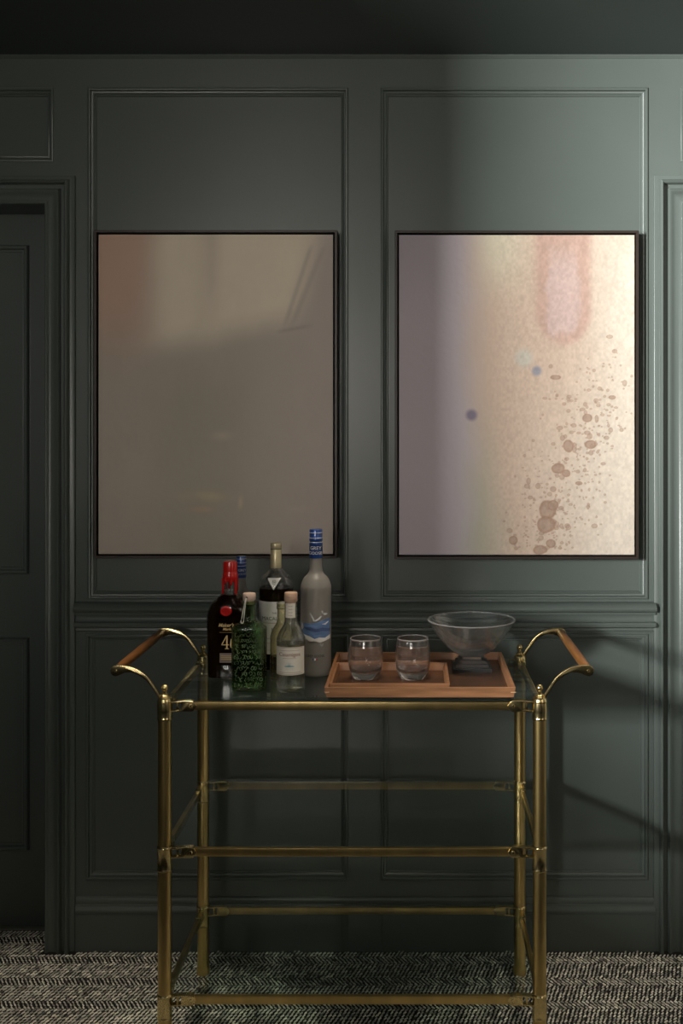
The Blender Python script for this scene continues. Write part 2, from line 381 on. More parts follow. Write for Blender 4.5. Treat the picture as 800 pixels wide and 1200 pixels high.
# recessed ceiling downlights, unseen and added to light the carpet and cart from above
def downlight(x, y, label):
    r = thing('downlight', label, 'downlight', (x, y, ZC-0.004))
    MB().lathe([(0.036, 0.003), (0.036, 0.0), (0.050, 0.0), (0.052, 0.0035), (0.050, 0.0040), (0.036, 0.0040)], 32, capb=False, capt=False).build('trim_ring', M['brass'], r)
    l = bpy.data.lights.new('bulb', 'SPOT'); l.energy = 64; l.color = (1.0, 0.87, 0.70); l.spot_size = math.radians(37); l.spot_blend = 0.6; l.shadow_soft_size = 0.035
    o = bpy.data.objects.new('bulb', l); C.objects.link(o); o.parent = r; o.location = (0, 0, -0.006)
downlight(-0.95, 2.35, 'added unseen brass ceiling downlight near the shaded doorway')
downlight(-0.15, 2.35, 'added unseen brass ceiling downlight over the middle of the bar cart')
downlight(0.65, 2.35, 'added unseen brass ceiling downlight near the sunlit doorway')

# remaining walls with their window openings, plus added light blockers
def wall_open(name, axis, c, t, u0, u1, o, label, m='room'):
    """wall plane at c..c+t; opening o=(u0,u1,z0,z1)"""
    mb = MB()
    def bx(a, b, z0, z1):
        if b-a < 1e-4 or z1-z0 < 1e-4: return
        if axis == 'x': mb.box(min(c, c+t), max(c, c+t), a, b, z0, z1)
        else: mb.box(a, b, min(c, c+t), max(c, c+t), z0, z1)
    if o:
        bx(u0, o[0], 0, ZC); bx(o[1], u1, 0, ZC); bx(o[0], o[1], 0, o[2]); bx(o[0], o[1], o[3], ZC)
    else: bx(u0, u1, 0, ZC)
    return struct(mb.build(name, M[m], smooth=False), label)
WIN_L = (-2.75, -0.25, 1.55, 2.60)
WIN_F = (-2.15, -0.45, 1.15, 2.54)
wall_open('wall_left', 'x', XL, -0.12, YF, YB, WIN_L, 'dark green side wall with a tall window opening')
wall_open('wall_right', 'x', XR, 0.12, YF, YB, None, 'pale plaster plain side wall', 'plaster')
wall_open('wall_front', 'y', YF, -0.12, XL, XR, WIN_F, 'pale plaster wall opposite the bar cart with a window', 'plaster')
struct(MB().box(XL, -1.47, -1.40, -1.25, 0, ZC).build('light_block_pier', M['room'], smooth=False), 'added dark green pier behind the viewer, blocking window light')  # added out of view to keep rear window light off the left doorway
struct(MB().box(XL, XR, -0.62, -0.50, 0, 1.27).build('light_block_divider', M['room'], smooth=False), 'added half height dark green light blocker behind the viewer')  # added out of view to shade the lower wall and baseboard
def sash(n, axis, c, o, bars):
    mb = MB(); u0, u1, z0, z1 = o; b = 0.025
    def bx(a, e, f, g):
        if axis == 'x': mb.box(c-0.08, c-0.04, a, e, f, g)
        else: mb.box(a, e, c-0.08, c-0.04, f, g)
    bx(u0, u0+b, z0, z1); bx(u1-b, u1, z0, z1); bx(u0+b, u1-b, z0, z0+b); bx(u0+b, u1-b, z1-b, z1)
    for k in range(1, bars): m_ = u0+(u1-u0)*k/bars; bx(m_-0.012, m_+0.012, z0+b, z1-b)
    return struct(mb.build('window_%d' % n, M['sash'], smooth=False), 'painted window frame out of the picture')
sash(1, 'y', YF, WIN_F, 2)

# ------------------------------------------------------------------ carpet yarn (real relief, far too many stitches to count)
def carpet():
    px_, py_ = 0.0112, 0.0128
    X = np.arange(-1.95, 1.65, px_); Y = np.arange(1.55, DOOR_Y-0.012, py_)
    gx, gy = np.meshgrid(X, Y); rows = np.arange(len(Y))
    seq = rng.choice([0, 0, 1], size=len(Y)); band = np.cumsum(np.array([1 if (i % 3 == 0) else 0 for i in rows]))
    sl = np.where(band % 3 == 2, -1.0, 1.0)
    ang = np.radians(52)*sl[:, None]+rng.normal(0, 0.10, gx.shape)
    shift = (rows % 3)*px_*0.33
    gx = gx+shift[:, None]+rng.normal(0, 0.0007, gx.shape); gy = gy+rng.normal(0, 0.0006, gy.shape)
    L = 0.0072*(1+rng.normal(0, 0.08, gx.shape)); W = 0.0022*(1+rng.normal(0, 0.12, gx.shape)); H = 0.0034*(1+rng.normal(0, 0.15, gx.shape))
    gx, gy, ang, L, W, H = [a.ravel() for a in (gx, gy, ang, L, W, H)]
    keep = ~(((gx < wx(55)) | (gx > wx(799))) & (gy > DOOR_Y-0.016)) & ~((gy > WALLY-0.016) & (gx > wx(55)) & (gx < wx(799)))
    keep &= ~((gy > WALLY-0.03) & (gx > wx(52)) & (gx < wx(92))) & ~((gy > WALLY-0.03) & (gx > wx(764)) & (gx < wx(802)))
    gx, gy, ang, L, W, H = [a[keep] for a in (gx, gy, ang, L, W, H)]
    n = len(gx)
    tpl = np.array([(-1, 0, 0), (-0.6, -1, 0), (0.6, -1, 0), (1, 0, 0), (0.6, 1, 0), (-0.6, 1, 0), (-0.5, 0, 1), (0.5, 0, 1)], float)
    fc = np.array([(0, 1, 6), (1, 2, 7), (1, 7, 6), (2, 3, 7), (3, 4, 7), (4, 5, 6), (4, 6, 7), (5, 0, 6)])
    ca, sa = np.cos(ang), np.sin(ang)
    vx = tpl[None, :, 0]*L[:, None]; vy = tpl[None, :, 1]*W[:, None]; vz = tpl[None, :, 2]*H[:, None]+0.0003
    V = np.stack([gx[:, None]+vx*ca[:, None]-vy*sa[:, None], gy[:, None]+vx*sa[:, None]+vy*ca[:, None], vz], -1).reshape(-1, 3)
    Fc = (fc[None]+(np.arange(n)*8)[:, None, None]).reshape(-1, 3)
    me = bpy.data.meshes.new('carpet_yarn')
    me.vertices.add(len(V)); me.vertices.foreach_set('co', V.astype(np.float32).ravel())
    me.loops.add(Fc.size); me.loops.foreach_set('vertex_index', Fc.astype(np.int32).ravel())
    me.polygons.add(len(Fc)); me.polygons.foreach_set('loop_start', np.arange(0, Fc.size, 3, dtype=np.int32))
    me.update(calc_edges=True)
    base = np.array([0.70, 0.69, 0.61]); t = np.clip(rng.normal(0.85, 0.28, n), 0.12, 1.4)
    col = base[None]*t[:, None]*np.array([1, 1, 1])+rng.normal(0, 0.012, (n, 3))
    col = np.repeat(np.clip(col, 0.01, 1), 8, axis=0)
    a = me.color_attributes.new('Col', 'FLOAT_COLOR', 'POINT'); a.data.foreach_set('color', np.hstack([col, np.ones((len(col), 1))]).astype(np.float32).ravel())
    me.shade_smooth(); me.materials.append(M['yarn'])
    o = link('carpet_yarn', me, floor); o['kind'] = 'stuff'; o['label'] = 'pale slanted stitches of the flat woven carpet'
carpet()

# ------------------------------------------------------------------ paintings
def noise2(u, v, freq, seed, octv=4):
    r = np.random.default_rng(seed); out = np.zeros_like(u); amp = 1; tot = 0
    for o in range(octv):
        n = int(freq*2**o)+3; g = r.random((n+2, n+2)); x = u*freq*2**o; y = v*freq*2**o
        i = np.clip(np.floor(x).astype(int), 0, n); j = np.clip(np.floor(y).astype(int), 0, n)
        fx = x-i; fy = y-j; fx = fx*fx*(3-2*fx); fy = fy*fy*(3-2*fy)
        out += amp*((g[j, i]*(1-fx)+g[j, i+1]*fx)*(1-fy)+(g[j+1, i]*(1-fx)+g[j+1, i+1]*fx)*fy); tot += amp; amp *= 0.5
    return out/tot
def sst(a, b, x): t = np.clip((x-a)/(b-a), 0, 1); return t*t*(3-2*t)
def mixc(c, col, m): return c*(1-m[..., None])+np.array(col)*m[..., None]

def art_bright(u, v):        # v runs downward
    n1 = noise2(u, v, 4, 1)-0.5; n2 = noise2(u, v, 26, 2)-0.5; n3 = noise2(u, v, 110, 3, 2)-0.5
    c = np.zeros(u.shape+(3,))+np.array([0.60, 0.44, 0.34])
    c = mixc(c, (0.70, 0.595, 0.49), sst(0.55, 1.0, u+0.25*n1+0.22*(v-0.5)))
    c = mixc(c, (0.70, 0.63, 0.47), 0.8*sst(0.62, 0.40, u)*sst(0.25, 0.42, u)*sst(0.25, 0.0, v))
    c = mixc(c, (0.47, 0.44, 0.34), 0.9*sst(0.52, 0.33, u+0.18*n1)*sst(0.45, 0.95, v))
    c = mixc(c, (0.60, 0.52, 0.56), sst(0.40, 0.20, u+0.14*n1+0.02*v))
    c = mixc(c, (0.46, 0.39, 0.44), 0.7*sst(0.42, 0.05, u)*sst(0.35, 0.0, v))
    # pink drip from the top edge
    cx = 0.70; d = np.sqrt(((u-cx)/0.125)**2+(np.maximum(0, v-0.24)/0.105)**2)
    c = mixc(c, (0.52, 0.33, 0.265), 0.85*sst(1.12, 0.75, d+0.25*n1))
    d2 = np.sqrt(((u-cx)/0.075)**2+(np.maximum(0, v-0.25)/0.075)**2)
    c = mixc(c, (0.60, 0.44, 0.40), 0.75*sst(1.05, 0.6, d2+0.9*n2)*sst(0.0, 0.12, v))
    for bx, by, r, col in ((0.585, 0.425, 0.030, (0.24, 0.25, 0.30)), (0.308, 0.563, 0.034, (0.20, 0.17, 0.25)), (0.53, 0.385, 0.055, (0.55, 0.50, 0.42))):
        d = np.hypot(u-bx, (v-by)*1.36)
        c = mixc(c, col, 0.85*sst(r, r*0.35, d))
    # rust coloured splashes
    rr = np.random.default_rng(21)
    blots = [(0.63, 0.86, .036, .030), (0.625, 0.905, .040, .025), (0.655, 0.845, .022, .016), (0.60, 0.985, .030, .014), (0.645, 0.965, .020, .013), (0.485, 0.955, .019, .014), (0.675, 0.73, .030, .017),
             (0.71, 0.745, .018, .012), (0.72, 0.66, .022, .019), (0.815, 0.655, .026, .014), (0.81, 0.63, .012, .010), (0.80, 0.573, .020, .012), (0.745, 0.665, .010, .016), (0.695, 0.635, .010, .008),
             (0.895, 0.318, .014, .006), (0.665, 0.445, .022, .007), (0.655, 0.795, .014, .009), (0.59, 0.785, .012, .010), (0.47, 0.925, .012, .007), (0.55, 0.77, .010, .012), (0.90, 0.61, .010, .008),
             (0.945, 0.61, .009, .006), (0.69, 0.91, .008, .008), (0.715, 0.91, .012, .008), (0.72, 0.55, .009, .006), (0.76, 0.74, .010, .006), (0.79, 0.735, .008, .007), (0.84, 0.575, .008, .012)]
    for k in range(430):
        t = rr.random(); by = 0.36+0.64*t**0.75; bx = 0.93-0.34*((by-0.36)/0.64)+rr.normal(0, 0.105)
        r = 0.0028+0.007*rr.random()**5+0.001
        if 0.4 < bx < 0.99 and by < 0.985: blots.append((bx, by, r*(0.8+0.6*rr.random()), r*(0.5+0.4*rr.random())))
    H, W = u.shape
    wob = 0.35*n2+0.5*n1
    for bx, by, rx, ry in blots:
        j0, j1 = max(0, int((by-ry*2)*H)), min(H, int((by+ry*2)*H)+2); i0, i1 = max(0, int((bx-rx*2)*W)), min(W, int((bx+rx*2)*W)+2)
        if j1 <= j0 or i1 <= i0: continue
        uu, vv = u[j0:j1, i0:i1], v[j0:j1, i0:i1]
        d = np.hypot((uu-bx)/rx, (vv-by)/ry)+wob[j0:j1, i0:i1]
        big = rx > 0.014
        msk = sst(1.12, 0.9, d)*(0.85 if big else 0.6); rim = sst(0.55, 0.95, d)*msk
        c[j0:j1, i0:i1] = mixc(mixc(c[j0:j1, i0:i1], (0.40, 0.27, 0.20), msk), (0.33, 0.18, 0.11), rim*0.6)
    # dry scratchy lightness
    c = c*(1+0.27*n3[..., None]*sst(0.3, 0.5, u)[..., None]+0.10*n2[..., None]*sst(0.35, 0.6, u)[..., None])
    return np.clip(0.86*c, 0.01, 0.9)

def art_dim(u, v):
    n1 = noise2(u, v, 3, 11)-0.5; n2 = noise2(u, v, 14, 12)-0.5
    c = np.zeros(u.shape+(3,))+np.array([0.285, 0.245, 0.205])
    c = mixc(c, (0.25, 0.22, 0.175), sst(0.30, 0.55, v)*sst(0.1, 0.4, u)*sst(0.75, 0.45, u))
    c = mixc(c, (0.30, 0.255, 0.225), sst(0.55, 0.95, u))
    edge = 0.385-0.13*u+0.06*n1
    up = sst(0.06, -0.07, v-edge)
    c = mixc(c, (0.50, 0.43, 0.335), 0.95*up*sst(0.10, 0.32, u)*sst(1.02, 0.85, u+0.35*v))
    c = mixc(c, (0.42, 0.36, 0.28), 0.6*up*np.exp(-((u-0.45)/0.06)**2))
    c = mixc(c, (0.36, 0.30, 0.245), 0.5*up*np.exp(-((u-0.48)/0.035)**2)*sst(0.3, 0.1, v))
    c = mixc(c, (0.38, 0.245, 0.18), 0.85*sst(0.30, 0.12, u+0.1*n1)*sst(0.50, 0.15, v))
    # folded strokes at the upper right edge
    for a, s_, wd in ((0.955, -0.62, 0.010), (0.90, -0.50, 0.008)):
        line = np.abs((u-a)+(v-0.05)*(-s_)*0.9)
        c = mixc(c, (0.25, 0.21, 0.18), 0.45*sst(wd*2.2, 0, line)*sst(0.32, 0.24, v)*sst(0.02, 0.06, v))
    c = mixc(c, (0.22, 0.18, 0.16), 0.6*np.exp(-((v-(0.305-0.14*(u-0.76)))/0.006)**2)*sst(0.74, 0.80, u)*sst(0.93, 0.86, u))
    c = mixc(c, (0.30, 0.25, 0.22), 0.9*sst(0.0, 0.05, u-(1.02-0.42*v)*1.0)*sst(0.36, 0.2, v)*sst(0.8, 0.95, u))
    c = mixc(c, (0.44, 0.36, 0.22), 0.45*np.exp(-((u-0.46)/0.09)**2-((v-0.82)/0.015)**2)*(0.6+1.5*n2))
    c = mixc(c, (0.40, 0.27, 0.18), 0.40*np.exp(-((u-0.44)/0.05)**2-((v-0.86)/0.010)**2))
    c = mixc(c, (0.45, 0.36, 0.25), 0.45*np.exp(-((u-0.605+0.1*(v-0.84))/0.010)**2-((v-0.84)/0.02)**2))
    c = mixc(c, (0.37, 0.32, 0.26), 0.5*np.exp(-((u-0.525)/0.04)**2-((v-0.63)/0.014)**2))
    c = mixc(c, (0.37, 0.32, 0.26), 0.3*np.exp(-((u-0.85)/0.05)**2-((v-0.86)/0.010)**2))
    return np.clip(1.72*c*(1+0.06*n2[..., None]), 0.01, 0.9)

def painting(name, px0, px1, py0, py1, art, res, label):
    yf = WALLY-0.034; s = F/yf
    x0, z1 = at(px0, py0, yf); x1, z0 = at(px1, py1, yf); W_, H_ = x1-x0, z1-z0
    root = thing(name, label, 'painting', ((x0+x1)/2, yf, z0), group=None)
    nx, ny = res
    u, v = np.meshgrid(np.linspace(0, 1, nx), np.linspace(0, 1, ny))
    col = art(u, v)
    relief = (noise2(u, v, 60, 5, 2)-0.5)*0.0006
    V = np.stack([(u-0.5)*W_, relief, (1-v)*H_], -1).reshape(-1, 3)
    idx = np.arange(nx*ny).reshape(ny, nx)
    Q = np.stack([idx[1:, :-1], idx[1:, 1:], idx[:-1, 1:], idx[:-1, :-1]], -1).reshape(-1, 4)
    me = bpy.data.meshes.new('canvas')
    me.vertices.add(len(V)); me.vertices.foreach_set('co', V.astype(np.float32).ravel())
    me.loops.add(Q.size); me.loops.foreach_set('vertex_index', Q.astype(np.int32).ravel())
    me.polygons.add(len(Q)); me.polygons.foreach_set('loop_start', np.arange(0, Q.size, 4, dtype=np.int32))
    me.update(calc_edges=True)
    cc = np.concatenate([col.reshape(-1, 3), np.ones((nx*ny, 1))], 1)
    a = me.color_attributes.new('Col', 'FLOAT_COLOR', 'POINT'); a.data.foreach_set('color', cc.astype(np.float32).ravel())
    me.shade_smooth(); me.materials.append(M['canvas']); link('canvas', me, root)
    MB().box(-W_/2, W_/2, 0.0012, 0.022, 0.0, H_).build('stretcher', M['black'], root, smooth=False)
    g, b = 0.005, 0.0075                                      # shadow gap, frame face
    MB().box(-W_/2-g-b, W_/2+g+b, 0.0235, WALLY+0.0115-yf, -g-b, H_+g+b).build('backing_board', M['black'], root, smooth=False)
    MB().frame(-W_/2-g-b, W_/2+g+b, -g-b, H_+g+b, 0.0, [(0, -0.040), (0, 0.004), (0.001, 0.005), (b-0.001, 0.005), (b, 0.004), (b, -0.0235)]).build('frame', M['frame'], root, ang=30)
    return root
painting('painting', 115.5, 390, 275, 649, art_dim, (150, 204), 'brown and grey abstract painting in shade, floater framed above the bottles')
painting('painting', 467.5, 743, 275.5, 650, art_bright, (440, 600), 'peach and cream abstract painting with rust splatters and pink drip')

# ------------------------------------------------------------------ bar cart
SF, SR = 496.0, 419.0
YFRONT, YREAR = F/SF, F/SR
PX0, PX1 = (193-VX)/SF, (632-VX)/SF
CX, CY = (PX0+PX1)/2, (YFRONT+YREAR)/2
HW, HD = (PX1-PX0)/2, (YREAR-YFRONT)/2
cart = thing('bar_cart', 'brass bar cart with three glass shelves and wooden handle grips', 'bar cart', (CX, CY, 0))
ZS = [0.187, 0.536, 0.8805]              # top of each shelf rail
GT = 0.0062                              # glass thickness
pr = 0.0160
post_me = MB().lathe([(0.0150, 0.0), (0.0185, 0.002), (0.0185, 0.018), (0.0165, 0.022), (pr, 0.024), (pr, 0.885)], 32).mesh('leg', M['brass'])
low_me = MB().lathe([(pr, -0.052), (0.0178, -0.052), (0.0183, -0.050), (0.0178, -0.048), (0.0172, -0.046), (0.0172, -0.002), (0.0180, 0.0), (0.0186, 0.002), (0.0180, 0.004), (0.0170, 0.005), (pr, 0.0065)], 32).mesh('collar', M['brass_light'])
top_me = MB().lathe([(pr, -0.040), (0.0180, -0.040), (0.0186, -0.038), (0.0180, -0.036), (0.0174, -0.034), (0.0184, -0.020), (0.0182, -0.008), (0.0172, 0.0), (0.0178, 0.001), (0.0182, 0.003), (0.0174, 0.005), (0.0168, 0.006),
                     (0.0168, 0.008), (0.0150, 0.011), (0.012, 0.0140), (0.0005, 0.016)], 32).mesh('collar', M['brass_light'])
ball = [(0.0085*math.cos(t), 0.0315+0.0085*math.sin(t)) for t in [(-PI/2*0.62)+(PI/2+PI/2*0.62)*k/9 for k in range(10)]]
fin_me = MB().lathe([(0.0110, 0.012), (0.0118, 0.0138), (0.0100, 0.0158), (0.0062, 0.0172), (0.0046, 0.0195), (0.0050, 0.0215)]+[(max(r, 0.0004), z) for r, z in ball], 24).mesh('finial', M['brass_light'])
for sx in (-1, 1):
    for sy in (-1, 1):
        leg = link('leg', post_me, cart, (sx*HW, sy*HD, 0))
        for z in ZS[:2]: link('collar', low_me, leg, (0, 0, z-0.001))
        link('collar', top_me, leg, (0, 0, ZS[2]-0.001))
        link('finial', fin_me, leg, (0, 0, ZS[2]+0.001))
BR = 0.074                                # post axis to rail end
def rail_box(x0, x1, y0, y1): return MB().box(x0, x1, y0, y1, -0.019, 0.0)
railx = rail_box(-HW+BR-0.004, HW-BR+0.004, -0.006, 0.006).mesh('rail', M['brass'], bevel=0.0012)
raily = rail_box(-0.006, 0.006, -HD+BR-0.004, HD-BR+0.004).mesh('rail', M['brass'], bevel=0.0012)
# bracket: an open clevis with two prongs and a pointed end plate, along +X from the post
bk = MB()
bk.plate([(0.0150, -0.0020), (0.0150, -0.0055), (0.030, -0.0030), (0.046, -0.0015), (0.058, -0.0005), (0.068, 0.0006), (0.0765, -0.0085), (0.068, -0.0190), (0.058, -0.0185), (0.046, -0.0200), (0.030, -0.0205), (0.0150, -0.0225), (0.0150, -0.0185),
          (0.030, -0.0165), (0.040, -0.0158), (0.040, -0.0058), (0.030, -0.0056)][0:0] or
         [(0.0150, 0.0005), (0.030, 0.0022), (0.046, 0.0034), (0.060, 0.0038), (0.068, 0.0030), (0.0765, -0.0090), (0.068, -0.0215), (0.060, -0.0222), (0.046, -0.0218), (0.030, -0.0222), (0.0150, -0.0240), (0.0150, -0.0205),
          (0.030, -0.0188), (0.040, -0.0184), (0.040, -0.0004), (0.030, -0.0016), (0.0150, -0.0035)], -0.0075, 0.0075)
bk.box(0.0285, 0.033, -0.0055, 0.0055, -0.0195, -0.0010)
bk.lathe([(0.0045, 0.0), (0.0045, 0.0012), (0.003, 0.0022)], 12)
nb = 3*12; base = len(bk.v)-nb
for i in range(base, len(bk.v)):         # screw head turned to face outward on the end plate
    x, y, z = bk.v[i]; bk.v[i] = (0.063+x, -0.0072-z, -0.0095+y)
brk_me = bk.mesh('bracket', M['brass_light'], bevel=0.0010, ang=30)
for z in ZS:
    for sy in (-1, 1): link('rail', railx, cart, (0, sy*HD, z))
    for sx in (-1, 1): link('rail', raily, cart, (sx*HW, 0, z))
    for sx in (-1, 1):
        for sy in (-1, 1):
            b_ = link('bracket', brk_me, cart, (sx*HW, sy*HD, z)); 
            b_.scale = (-sx, 1 if sy < 0 else -1, 1)
            b2 = link('bracket', brk_me, cart, (sx*HW, sy*HD, z), (0, 0, PI/2 if sy < 0 else -PI/2))
            b2.scale = (1, 1, 1)
gx, gy, ch = HW-0.001, HD-0.001, 0.030
octo = [(-gx+ch, -gy), (gx-ch, -gy), (gx, -gy+ch), (gx, gy-ch), (gx-ch, gy), (-gx+ch, gy), (-gx, gy-ch), (-gx, -gy+ch)]
sg = MB(); n_ = 8
sg.add([(x, y, 0) for x, y in octo]+[(x, y, GT) for x, y in octo], [tuple(reversed(range(8))), tuple(range(8, 16))]+[(i, (i+1) % 8, 8+(i+1) % 8, 8+i) for i in range(8)])
glass_me = sg.mesh('glass_shelf', M['shelf'], smooth=False)
for z in ZS: link('glass_shelf', glass_me, cart, (0, 0, z+0.0036))
ZG = ZS[2]+0.0036+GT                     # surface things stand on
# handles: a strap that widens to a round boss, and a turned grip between the two
up_ = [(190.5, 819), (186, 811), (181, 803), (172.5, 792), (160, 783.5), (148, 780), (140, 779.2)]
lo_ = [(146, 788.2), (152, 787.6), (158.5, 788.3), (171, 796.5), (179.5, 807), (185, 816), (188, 822)]
def hp(p): return ((193-p[0])/SF, CAMZ-(p[1]-VY)/SF)
bc = hp((136, 785.6)); br_ = 0.0128
boss = [(bc[0]+br_*math.cos(t), bc[1]+br_*math.sin(t)) for t in [math.radians(100-210*k/14) for k in range(15)]]
up2 = smooth_prof([hp(p) for p in up_], 3); lo2 = smooth_prof([hp(p) for p in lo_], 3)
arm_poly = up2+boss[1:]+lo2
arm_me = MB().plate(arm_poly, -0.005, 0.005).mesh('handle_arm', M['brass_light'], bevel=0.0009, ang=35)
scr = MB().lathe([(0.0036, 0.0), (0.0036, 0.0010), (0.0026, 0.0018)], 14)
scr.v = [(x, -0.0046-z, y) for x, y, z in scr.v]
scr_me = scr.mesh('screw', M['brass_light'])
gp = MB().lathe([(0.0098, -HD+0.004), (0.0105, -HD+0.006), (0.0112, -HD*0.5), (0.0114, 0), (0.0112, HD*0.5), (0.0105, HD-0.006), (0.0098, HD-0.004)], 24)
gp.v = [(x, z, y) for x, y, z in gp.v]
grip_me = gp.mesh('handle_grip', M['grip'])
for sx in (-1, 1):
    for sy in (-1, 1):
        a_ = link('handle_arm', arm_me, cart, (sx*HW, sy*HD, 0)); a_.scale = (sx, -sy, 1)
        link('screw', scr_me, a_, (bc[0], 0, bc[1]))
    link('handle_grip', grip_me, cart, (sx*(HW+bc[0]), 0, bc[1]))

# ------------------------------------------------------------------ nested trays
def tray(name, label, px0, px1, d0, d1, z0, h, fl, wall_t):
    x0 = (px0-VX)*d0/F; x1 = (px1-VX)*d0/F; W_, D_ = x1-x0, d1-d0
    r = thing(name, label, 'tray', ((x0+x1)/2, (d0+d1)/2, z0))
    lx, ly, t, fz = W_/2, D_/2, wall_t, 0.004
    MB().box(-lx+t*0.8, lx-t*0.8, -ly+t*0.8, ly-t*0.8, 0.0, fl).build('base_board', M['walnut_dark'], r, smooth=False)
    k = fz                                      # sides lean outward a little
    for sy in (-1, 1):
        MB().add([(-lx+k, sy*(ly-k), 0.002), (lx-k, sy*(ly-k), 0.002), (lx-k, sy*(ly-k-t), 0.002), (-lx+k, sy*(ly-k-t), 0.002),
                  (-lx, sy*ly, h), (lx, sy*ly, h), (lx, sy*(ly-t), h), (-lx, sy*(ly-t), h)],
                 [(0, 1, 2, 3), (4, 5, 6, 7), (0, 1, 5, 4), (1, 2, 6, 5), (2, 3, 7, 6), (3, 0, 4, 7)]).build('side', M['walnut'], r, smooth=False, bevel=0.0008)
    for sx in (-1, 1):
        MB().add([(sx*(lx-k), -ly+k+t, 0.002), (sx*(lx-k), ly-k-t, 0.002), (sx*(lx-k-t), ly-k-t, 0.002), (sx*(lx-k-t), -ly+k+t, 0.002),
                  (sx*lx, -ly+t, h), (sx*lx, ly-t, h), (sx*(lx-t), ly-t, h), (sx*(lx-t), -ly+t, h)],
                 [(0, 1, 2, 3), (4, 5, 6, 7), (0, 1, 5, 4), (1, 2, 6, 5), (2, 3, 7, 6), (3, 0, 4, 7)]).build('side', M['walnut'], r, smooth=False, bevel=0.0008)
        for sy in (-1, 1):                      # pale splines across the mitres
            MB().box(sx*lx-0.006-sx*0.0052, sx*lx+0.006-sx*0.0052, sy*(ly-k*0.45)-0.0012, sy*(ly-k*0.45)+0.0012, h*0.52, h*0.60).build('corner_spline', M['splines'], r, smooth=False)
    return r
tr_d0 = F*(CAMZ-ZG)/(818.5-VY); tr_d1 = 2.838
tray('serving_tray', 'large walnut serving tray resting on the glass top shelf', 380, 604, tr_d0, tr_d1, ZG, 0.0255, 0.007, 0.008)
in_d0 = tr_d0+0.017
ZT = ZG+0.007
tray('serving_tray', 'small walnut tray nested in a larger tray, holding two tumblers', 385.6, 527.0, in_d0, in_d0+0.225, ZT, 0.0235, 0.005, 0.0065)
ZI = ZT+0.005

def stand(px, py, z):
    """point on the level z seen at pixel px, py"""
    d = F*(CAMZ-z)/(py-VY); return ((px-VX)*d/F, d, z)

# ------------------------------------------------------------------ tumblers
def tumbler(px, py, label, rz):
    x, y, z = stand(px, py, ZI)
    r = thing('tumbler', label, 'glass', (x, y+0.028, z), rz, 'tumblers on the small tray')
    out = smooth_prof([(0.0, 0.0), (0.026, 0.0), (0.0315, 0.003), (0.0385, 0.016), (0.0432, 0.036), (0.0440, 0.055), (0.0420, 0.078), (0.0382, 0.099)], 4)
    inn = smooth_prof([(0.0366, 0.0995), (0.0392, 0.080), (0.0405, 0.058), (0.0395, 0.038), (0.0345, 0.024), (0.020, 0.0185), (0.0, 0.0175)], 4)
    def ex(zz): return 2.0
    mb = MB(); mb.lathe(out[1:]+[(0.0376, 0.1000)]+inn[:-1]+[(0.0006, 0.0175)], 48, capb=True, capt=True)
    # hand-pressed dimples round the foot
    mb.v = [(X*(1-0.035*math.cos(6*math.atan2(Y, X))*max(0, 1-Z/0.035) if Z < 0.035 else X/X if X else 1), Y*(1-0.035*math.cos(6*math.atan2(Y, X))*max(0, 1-Z/0.035)), Z) if False else
            (X*(1-0.04*math.cos(6*math.atan2(Y, X))*max(0, 1-Z/0.036)), Y*(1-0.04*math.cos(6*math.atan2(Y, X))*max(0, 1-Z/0.036)), Z) for X, Y, Z in mb.v]
    mb.build('glass_body', M['crystal'], r, ang=60)
    MB().lathe([(0.0367, 0.0992), (0.0368, 0.1003), (0.0376, 0.1006), (0.0383, 0.1000), (0.0384, 0.0986)], 48, capb=False, capt=False).build('rim', M['crystal_rim'], r, ang=60)  # thin whitish ring standing in for the rim highlight
tumbler(427.5, 797.5, 'barrel shaped crystal tumbler on the small tray, next to the blue capped bottle', 0.2)
tumbler(483.5, 797.5, 'barrel shaped crystal tumbler on the small tray, next to the footed bowl', 0.75)

# ------------------------------------------------------------------ footed bowl
x, y, z = stand(553.5, 788.5, ZT)
bowl = thing('footed_bowl', 'cut crystal bowl with curved sides on a stepped square foot', 'bowl', (x, y+0.05, z))
ft = MB()
for hw, a, b in ((0.0505, 0.0, 0.010), (0.0420, 0.010, 0.019), (0.0350, 0.019, 0.027), (0.024, 0.027, 0.036)): ft.box(-hw, hw, -hw, hw, a, b)
bm_ = MB()
sect = [(0.0505, 0.0), (0.0505, 0.0098), (0.0420, 0.0102), (0.0420, 0.0188), (0.0350, 0.0192), (0.0350, 0.0268), (0.024, 0.0272), (0.024, 0.035)]
bm_.add([p for r_, z_ in sect for p in ((-r_, -r_, z_), (r_, -r_, z_), (r_, r_, z_), (-r_, r_, z_))],
        [(3, 2, 1, 0), (28, 29, 30, 31)]+[(i*4+k, i*4+(k+1) % 4, i*4+4+(k+1) % 4, i*4+4+k) for i in range(7) for k in range(4)])
bm_.build('square_foot', M['crystal_foot'], bowl, smooth=False, bevel=0.0012)
ob = smooth_prof([(0.0, 0.033), (0.020, 0.0335), (0.040, 0.0405), (0.062, 0.0565), (0.085, 0.082), (0.103, 0.107), (0.1150, 0.1275)], 4)
ib = smooth_prof([(0.1105, 0.1282), (0.0970, 0.1090), (0.078, 0.0852), (0.056, 0.0625), (0.034, 0.0500), (0.016, 0.0455), (0.0, 0.0435)], 4)
bb = MB(); bb.lathe(ob[1:]+[(0.1138, 0.1285)]+ib[:-1]+[(0.0006, 0.0435)], 64)
